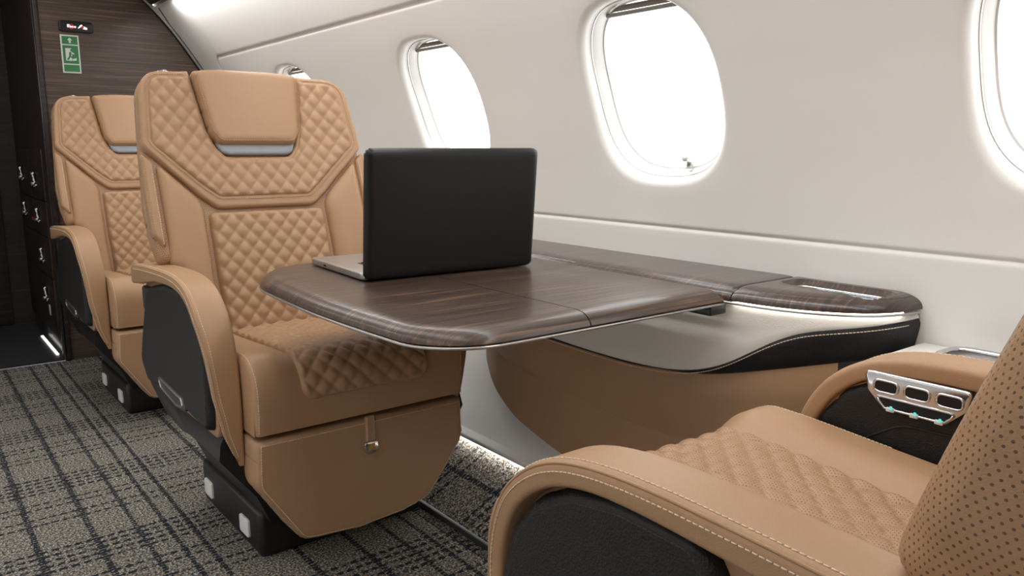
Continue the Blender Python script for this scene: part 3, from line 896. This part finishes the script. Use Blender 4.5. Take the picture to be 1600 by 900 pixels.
        for k in (7, 13):
            ln = [V[i * nc + k] for i in range(2, len(f) - 2)]
            cc = [(s * (uo[i] + ui[i]) / 2, Pc[i, 0], Pc[i, 1]) for i in range(2, len(f) - 2)]
            stitches('stitching', [tuple(np.array(a) + 0.0004 * (np.array(a) - np.array(b)) / np.linalg.norm(np.array(a) - np.array(b))) for a, b in zip(ln, cc)], ar, 'thread', .0008)
        gl = [V[i * nc + 10] for i in range(1, len(f) - 1)]
        tube('piping', gl, .0018, TN, ar, 6)
        # side panel inside the curve of the arm: tan core, black padded faces, black shroud below
        sp = round_poly([(.58, .615), (.33, .643), (.235, .643), (.165, .628), (.112, .598), (.070, .545), (.054, .49), (.046, .40), (.05, .33), (.56, .33), (.60, .37), (.60, .45)], .03, 5)
        smap = lambda u, q, h, s=s: stack(s * h, u, q)
        pb = prism('arm_core', sp, smap, .274, .312, TN, root, .004)
        rear = [(.40, .40), (.395, .50), (.350, .612)] if aisle > 0 else [(.56, .345), (.622, .395), (.585, .470), (.505, .606)]
        op = round_poly([(.33, .638), (.24, .639), (.176, .628), (.120, .598), (.083, .552), (.065, .49), (.060, .42), (.066, .345), (.20, .352), (.36, .360)] + rear, [.05] * 7 + [.02, .03, .03] + [.03] * (len(rear) - 1) + [.05], 6)
        pdm = (lambda u, q, h, s=s: stack(s * (.315 + h), u, q))
        pn = pad('side_pad', op, pdm, 'leather_black', pb, T=.016, r=.010, depth=.006, res=.006)
        ipm = (lambda u, q, h, s=s: stack(s * (.274 - h), u, q))
        ipn = pad('inner_pad', round_poly([(.53, .616), (.33, .641), (.240, .642), (.175, .629), (.118, .599), (.080, .550), (.061, .48), (.052, .40), (.53, .40)], .03, 6), ipm, 'leather_black', pb, T=.006, r=.006, depth=.002, res=.008)
        g1 = resample(round_poly([(.52, .558), (.300, .572), (.205, .568), (.140, .525), (.110, .43)], [0, .05, .06, .08, 0], 8)[:], .006, False)
        tube('pad_seam', ipm(g1[:, 0], g1[:, 1], np.full(len(g1), .0062)), .0016, 'leather_black', ipn, 6)
        sh_ = round_poly([(.630, .392), (.56, .335), (.45, .298), (.30, .284), (.16, .276), (.055, .285), (.050, .36), (.08, .352), (.20, .356), (.40, .366), (.57, .352)], .012, 4)
        prism('side_shroud', sh_, (lambda u, q, h, s=s: stack(s * (h - .045 * smooth01((.30 - u) / .25) * (h > .3)), u, q)), .255, .322, 'black_plastic', root, .006)
        il = offset_poly(resample(op, .006), .013)
        stitches('stitching', pdm(il[:, 0], il[:, 1], np.full(len(il), .0155)), pn, 'thread_dark', .0008)
        if aw:
            lt = empty('recline_handle'); lt.parent = root
            q = [(.452, .392), (.235, .382), (.215, .352), (.290, .345), (.425, .357)]
            prism('handle_plate', round_poly(q, .012, 4), pdm, .004, .0175, 'dark_grey', lt, .003)
            ring_ = round_poly([(.440, .387), (.246, .377), (.234, .360), (.292, .353), (.418, .364)], .010, 4)
            tube('handle_rim', pdm(ring_[:, 0], ring_[:, 1], np.full(len(ring_), .018)), .0025, 'satin_metal', lt, 6, True)
            rbox('arm_bracket', (min(s * .285, s * .325), .505, .535), (max(s * .285, s * .325), .575, .600), 'dark_grey', root, .008)
        else:
            # seat control bezel on the inner face of the window arm
            cm_ = lambda u, q, h, s=s: stack(s * (.270 - h), u + .013, q + .011)
            ctl = empty('control_panel'); ctl.parent = root
            bz = round_poly([(.135, .628), (.285, .628), (.277, .598), (.252, .574), (.168, .574), (.143, .598)], .010, 4)
            prism('bezel', bz, cm_, 0, .010, 'chrome', ctl, .004)
            prism('bezel_recess', round_poly([(.157, .593), (.265, .593), (.250, .579), (.172, .579)], .004, 3), cm_, .0, .0108, 'black_void', ctl, 0)
            rr_ = round_poly([(.155, .594), (.267, .594), (.251, .578), (.171, .578)], .004, 3)
            tube('recess_rim', cm_(rr_[:, 0], rr_[:, 1], np.full(len(rr_), .0105)), .002, 'chrome', ctl, 6, True)
            for k in range(3):
                c = .170 + .043 * k
                sl = round_poly([(c - .017, .600), (c + .017, .600), (c + .017, .617), (c - .017, .617)], .0085, 6)
                prism('control_slot', sl, cm_, .0, .0106, 'black_void', ctl, 0)
                tube('slot_rim', cm_(sl[:, 0], sl[:, 1], np.full(len(sl), .0105)), .0018, 'chrome', ctl, 6, True)
                c2 = .180 + .033 * k
                tube('lever', [(s * (.270 - .011), c2 + .013, .590), (s * (.270 - .020), c2 + .017, .595)], .0022, 'led_cyan', ctl, 6)
                rbox('lever_base', (min(s * .260, s * .256), c2 + .007, .586), (max(s * .260, s * .256), c2 + .018, .592), 'frosted_white', ctl, .001)
    return root

SEATS = 'quilted tan leather armchairs'
s1 = make_seat('leather_armchair', -1, 'tan quilted leather armchair facing the viewer beside the laptop table', SEATS)
s1.location = (0.815, 1.62, 0)
s2 = copy_tree(s1); s2.location = (0.815, 1.62 + 1.296, 0)
s2['label'] = 'tan quilted leather armchair farther back, next to the dark wood bulkhead'
s3 = make_seat('leather_armchair', 1, 'nearest tan leather armchair seen from behind its armrest, facing the table', SEATS)
s3.location = (0.815, 0.71, 0); s3.rotation_euler = (0, 0, PI)

# ------------------------------------------------------------------ side ledge
lg = empty('side_ledge', (1.42, 1.2, 0)); tag(lg, 'side ledge with dark wood top, cream, black and tan leather face under the windows', 'side ledge')
LO = np.array([1.42, 1.2, 0])
def lpt(x, y, z): return (x - LO[0], y - LO[1], z - LO[2])
plan = [(1.427, 1.92), (1.36, 1.90), (1.285, 1.83), (1.245, 1.73), (1.228, 1.60), (1.222, 1.40), (1.220, 1.20), (1.220, 1.00), (1.221, .90), (1.226, .84), (1.243, .775), (1.276, .715), (1.318, .672), (1.370, .650), (1.427, .646)]
plan_s = smooth_curve(plan, .012, 12)
def plan_normals(P):
    T = np.gradient(P, axis=0); T /= np.linalg.norm(T, axis=1, keepdims=True)
    return np.stack([T[:, 1], -T[:, 0]], 1)          # pointing out of the ledge
PN = plan_normals(plan_s)
if PN[len(PN) // 2][0] > 0: PN = -PN
yy_ = plan_s[:, 1]
arcl = np.concatenate([[0], np.cumsum(np.linalg.norm(np.diff(plan_s, axis=0), axis=1))])
def zcurve(tab):
    # heights against distance along the ledge front, given by the cabin coordinate y on the straight run
    ys = np.array([t[0] for t in tab]); z = np.array([t[1] for t in tab])
    o = np.argsort(ys); r = np.interp(yy_, ys[o], z[o])
    for _ in range(10): r[1:-1] = (r[:-2] + 2 * r[1:-1] + r[2:]) / 4
    return r
z_wb = zcurve([(1.84, .500), (1.46, .499), (1.30, .494), (1.165, .494), (1.06, .500), (.98, .515), (.91, .543), (.857, .578), (.806, .612), (.763, .630), (.70, .640), (.645, .650)])
z_bb = zcurve([(1.84, .492), (1.50, .490), (1.16, .487), (1.0, .503), (.94, .514), (.85, .54), (.73, .572), (.68, .582), (.645, .590)])
z_tb = zcurve([(1.92, .40), (1.82, .36), (1.74, .30), (1.62, .243), (1.45, .205), (1.2, .17), (.645, .15)])
def band(name, zt, zb, off_t, off_b, bulge, mat, rows=9, thick=.03, imax=None):
    V = []; n = imax or len(plan_s)
    for r in range(rows):
        t = r / (rows - 1); bl = bulge * math.sqrt(max(0, 1 - (2 * t - 1) ** 4)) if bulge else 0
        o = off_t * (1 - t) + off_b * t + bl
        z = zt * (1 - t) + zb * t
        for i in range(n): V.append(lpt(min(plan_s[i, 0] + PN[i, 0] * o, wall_x(z[i]) - .003), plan_s[i, 1] + PN[i, 1] * o, z[i]))
    for r in (1, 0):
        for i in range(n):
            V.append(lpt(min(plan_s[i, 0] - PN[i, 0] * thick, wall_x((zb if r else zt)[i]) - .003), plan_s[i, 1] - PN[i, 1] * thick, (zb if r else zt)[i]))
    return mesh(name, V, grid_faces(rows + 2, n) + [tuple((rows + 1) * n + i if 0 else i for i in ()) for _ in ()], mat, lg, True, auto=50)
n_ = len(plan_s)
zt_ = np.full(n_, .668)
wp = band('cream_panel', zt_ - .006, z_wb, -.014, -.006, .003, 'leather_cream')
bb_ = band('black_band', z_wb, z_bb, -.005, -.016, .006, 'leather_black')
stitches('stitching', [lpt(plan_s[i, 0] + PN[i, 0] * .0008, plan_s[i, 1] + PN[i, 1] * .0008, z_wb[i] - .006) for i in range(4, n_ - 3)], bb_, 'thread', .0008)
band('tan_panel', z_bb, z_tb, -.016, -.075, .012, 'leather_tan', rows=14, imax=int(np.argmin(abs(plan_s[:, 1] - .70))))
# metal trim line and the light strip tucked under the wood
tube('metal_trim', [lpt(plan_s[i, 0] + PN[i, 0] * .003, plan_s[i, 1] + PN[i, 1] * .003, .6645) for i in range(n_) if plan_s[i, 0] < 1.42], .0024, 'satin_metal', lg, 8)
sel = [i for i in range(n_) if plan_s[i, 1] < .915 and plan_s[i, 0] < 1.385]
tube('ledge_light', [lpt(plan_s[i, 0] - PN[i, 0] * .0065, plan_s[i, 1] - PN[i, 1] * .0065, .6650) for i in sel], .0020, 'led_white', lg, 6)
# wood top: bullnose edge following the plan, flat field to the wall, divided at the seam
def front_dist(Q):
    best = np.full(len(Q), 9.0)
    for p, q in zip(plan_s[:-1], plan_s[1:]):
        d = q - p; t = np.clip(((Q - p) @ d) / (d @ d), 0, 1)
        best = np.minimum(best, np.linalg.norm(Q - (p + t[:, None] * d), axis=1))
    return best
SEAM_Y = .905
pk = round_poly([(1.318, .692), (1.408, .676), (1.408, .880), (1.330, .880)], .032, 6)
def wood_top(name, ymin, ymax, pocket=None):
    keep = [p for p in plan_s if ymin <= p[1] <= ymax]
    if ymin > .7: keep.append(np.array((plan_s[np.argmin(abs(plan_s[:, 1] - ymin)), 0], ymin)))
    if ymax < 1.7: keep.insert(0, np.array((plan_s[np.argmin(abs(plan_s[:, 1] - ymax)), 0], ymax)))
    xw = 1.4275
    RIM = .017
    K = np.array(keep); T = np.gradient(K, axis=0); T /= np.linalg.norm(T, axis=1, keepdims=True)
    Nk = np.stack([T[:, 1], -T[:, 0]], 1)
    if Nk[len(Nk) // 2][0] < 0: Nk = -Nk                 # towards the wall
    if ymin > .7: Nk[-1] = (1, 0)
    if ymax < 1.7: Nk[0] = (1, 0)
    def prof_h(d):
        x = np.clip(d / .050, 0, 1); return .668 + .0265 * np.sqrt(1 - (1 - x) ** 2) ** .9
    ds = RIM * np.linspace(0, 1, 12) ** 1.8
    Vr = []
    for d in ds: Vr += [lpt(min(p[0] + n[0] * d, xw), p[1] + n[1] * d, float(prof_h(d)) - .003 * math.exp(-abs(p[1] + n[1] * d - SEAM_Y) / .004)) for p, n in zip(K, Nk)]
    mesh('wood_edge', Vr, grid_faces(len(ds), len(K)), 'wood_ledge', lg, True)
    keep = [p + n * (RIM - .0006) for p, n in zip(K, Nk)]
    keep = [np.array((min(p[0], xw), p[1])) for p in keep]
    poly = keep + [np.array((xw, keep[-1][1])), np.array((xw, keep[0][1]))]
    def hf(Q):
        h = prof_h(front_dist(Q))
        seam = SEAM_Y
        h = h - .003 * np.exp(-np.abs(Q[:, 1] - seam) / .004)
        if pocket is not None:
            d, _ = sdf(resample(pocket, .006), Q)
            h = h + .0015 * smooth01(1 + d / .010) * (d < 0)
            h = h - .006 * smooth01((d + .001) / .004) - .011 * smooth01((d - .008) / .004)
        return h
    return pad(name, poly, lambda u, s, h: stack(u - LO[0], s - LO[1], h), 'wood_ledge', lg, depth=-.668, res=.004 if pocket is not None else .008, h0=0.0, hfun=hf)
wood_top('wood_top', SEAM_Y + .0015, 2.0)
wood_top('wood_top', .6, SEAM_Y - .0015, pk)
c = pk.mean(0); tp = offset_poly(resample(pk, .006), .014)
tr = prism('pocket_tray', tp, lambda u, s, h: stack(u - LO[0], s - LO[1], h), .660, .6810, 'tray_metal', lg, .001)
tube('tray_rim', [lpt(x, y, .683) for x, y in tp], .0028, 'chrome', lg, 8, True)
# lower shelf beside the near seat with a chrome-ringed pocket
sh = empty('lower_shelf', (1.30, .2, 0)); tag(sh, 'low cream shelf beside the near seat with a chrome-rimmed cup recess', 'shelf')
rbox('shelf_body', (1.20 - 1.30, -1.1, .50), (1.425 - 1.30, .64 - .2, .610), 'leather_cream', sh, .006)
rp = round_poly([(1.315, .40), (1.405, .40), (1.405, .575), (1.315, .575)], .035, 6)
prism('cup_recess', rp, lambda u, s, h: stack(u - 1.30, s - .2, h), .600, .6135, 'wood_ledge', sh, .001)
tube('recess_rim', [(x - 1.30, y - .2, .614) for x, y in rp], .006, 'chrome', sh, 8, True)

# ------------------------------------------------------------------ table
tb = empty('pull_out_table', (.88, 1.32, 0)); tag(tb, 'dark glossy wood pull-out table with rounded corners carrying the laptop', 'table')
TX0, TX1, TY0, TY1 = .572, 1.205, .907, 1.745
def table_outline():
    pts = []
    for a in np.linspace(-PI / 2, -PI, 14): pts.append((TX0 + .125 + .125 * math.cos(a), TY0 + .115 + .115 * math.sin(a)))
    for t in np.linspace(.08, .92, 12):
        y = TY0 + .115 + (TY1 - .24 - TY0 - .115) * t; pts.append((TX0 - .010 * math.sin(PI * t), y))
    for a in np.linspace(PI, PI / 2, 14): pts.append((TX0 + .17 + .17 * math.cos(a), TY1 - .24 + .24 * math.sin(a)))
    return pts
oc = table_outline()
SEAMX = .866
def leaf(name, x0, x1, left):
    """one table leaf: bullnosed along its free edges, square at the seam"""
    if left:
        run = [(x1, TY0)] + oc + [(x1, TY1)]
    else:
        run = None
    prof_ = [(.012, .6655), (.003, .6655), (-.001, .669), (.0015, .675), (.008, .682), (.018, .6875), (.030, .690), (.042, .6905)]
    V = []
    if left:
        P = resample(run, .012, False)
        T = np.gradient(P, axis=0); T /= np.linalg.norm(T, axis=1, keepdims=True)
        N = np.stack([T[:, 1], -T[:, 0]], 1)
        if N[len(N) // 2][0] < 0: N = -N            # inward
        N[0] = (0, 1); N[-1] = (0, -1)
        n = len(P)
        for o, z in prof_:
            for i in range(n): V.append((P[i, 0] + N[i, 0] * o, P[i, 1] + N[i, 1] * o, z))
        Fc = grid_faces(len(prof_), n)
        last = (len(prof_) - 1) * n
        Fc.append(tuple(last + i for i in range(n))); Fc.append(tuple(i for i in range(n))[::-1])
        Fc.append(tuple(k * n for k in range(len(prof_)))); Fc.append(tuple(k * n + n - 1 for k in range(len(prof_))))
    else:
        # cross-section along y swept in x, both long edges bullnosed
        cs = [(TY0 + o, z) for o, z in prof_] + [(TY1 - o, z) for o, z in prof_[::-1]]
        xs = [x0, (x0 + x1) / 2, x1 - .012, x1 - .004, x1]; dz = [0, 0, 0, -.003, -.010]
        for x, d in zip(xs, dz): V += [(x, y, z + (d if z > .68 else 0)) for y, z in cs]
        n = len(cs)
        Fc = grid_faces(len(xs), n, True) + [tuple(range(n)), tuple((len(xs) - 1) * n + k for k in range(n))]
    V = [(a - .88, b - 1.32, c_) for a, b, c_ in V]
    return mesh(name, V, Fc, 'wood_table', tb, True, auto=40)
leaf('table_leaf', TX0, SEAMX - .0012, True)
leaf('table_leaf', SEAMX + .0012, TX1, False)
run = [(TX1, TY0)] + oc + [(TX1, TY1)]
P = resample(run, .012, False)
tube('metal_edge', [(a - .88, b - 1.32, .6640) for a, b in P], .0026, 'satin_metal', tb, 8)
rbox('underframe', (.93 - .88, 1.02 - 1.32, .636), (1.205 - .88, 1.62 - 1.32, .662), 'black_plastic', tb, .004)
rbox('slide_bracket', (1.165 - .88, .905 - 1.32, .645), (1.212 - .88, .960 - 1.32, .664), 'satin_black', tb, .003)

# ------------------------------------------------------------------ laptop
lp = empty('laptop', (.917, 1.386, .6905), math.radians(-3.5)); tag(lp, 'open black laptop with a silver base standing on the wood table', 'laptop')
LW, LD = .403, .285
xy = lambda u, s, h: stack(u, s, h)
base = round_poly([(-LW / 2, 0.0), (LW / 2, 0.0), (LW / 2, LD), (-LW / 2, LD)], .014, 6)
bs = prism('laptop_base', base, xy, .002, .016, 'laptop_silver', lp, .003)
prism('keyboard_well', round_poly([(-.15, .03), (.15, .03), (.15, .145), (-.15, .145)], .006, 3), xy, .0155, .0164, 'laptop_dark', bs, 0)
km = None
for r in range(6):
    for k in range(14):
        x = -.142 + k * .0212; y = .035 + r * .0182
        if km is None:
            ko = rbox('key', (0, 0, 0), (.0182, .0152, .0018), 'laptop_dark', bs, .0006, 1); km = ko
        else:
            ko = km.copy(); col.objects.link(ko); ko.parent = bs
        ko.location = (x, y, .0163)
prism('trackpad', round_poly([(-.055, .165), (.055, .165), (.055, .245), (-.055, .245)], .006, 3), xy, .0155, .0164, 'satin_metal', bs, 0)
rbox('side_port', (-LW / 2 - .0003, .19, .0065), (-LW / 2 + .003, .205, .0105), 'black_void', bs, .0005)
tube('hinge', [(-.15, .006, .016), (.15, .006, .016)], .007, 'laptop_dark', lp, 10)
ta = math.radians(5.3); LH = .262
lmap = lambda u, s, h: stack(u, -.006 - s * math.sin(ta) - h * math.cos(ta), .002 + s * math.cos(ta) - h * math.sin(ta))
lid = round_poly([(-LW / 2, 0), (LW / 2, 0), (LW / 2, LH - .004), (-LW / 2, LH - .004)], .014, 6)
pad('laptop_lid', lid, lmap, 'laptop_black', lp, T=.009, r=.016, depth=.004, res=.006, h0=.000, cap=True)
lb = prism('screen_bezel', round_poly([(-LW / 2 + .003, .004), (LW / 2 - .003, .004), (LW / 2 - .003, LH - .007), (-LW / 2 + .003, LH - .007)], .012, 5), lmap, -.0055, -.0035, 'laptop_dark', lp, 0)
prism('screen', [(-LW / 2 + .016, .022), (LW / 2 - .016, .022), (LW / 2 - .016, LH - .018), (-LW / 2 + .016, LH - .018)], lmap, -.0060, -.0054, 'screen_glass', lb, 0)
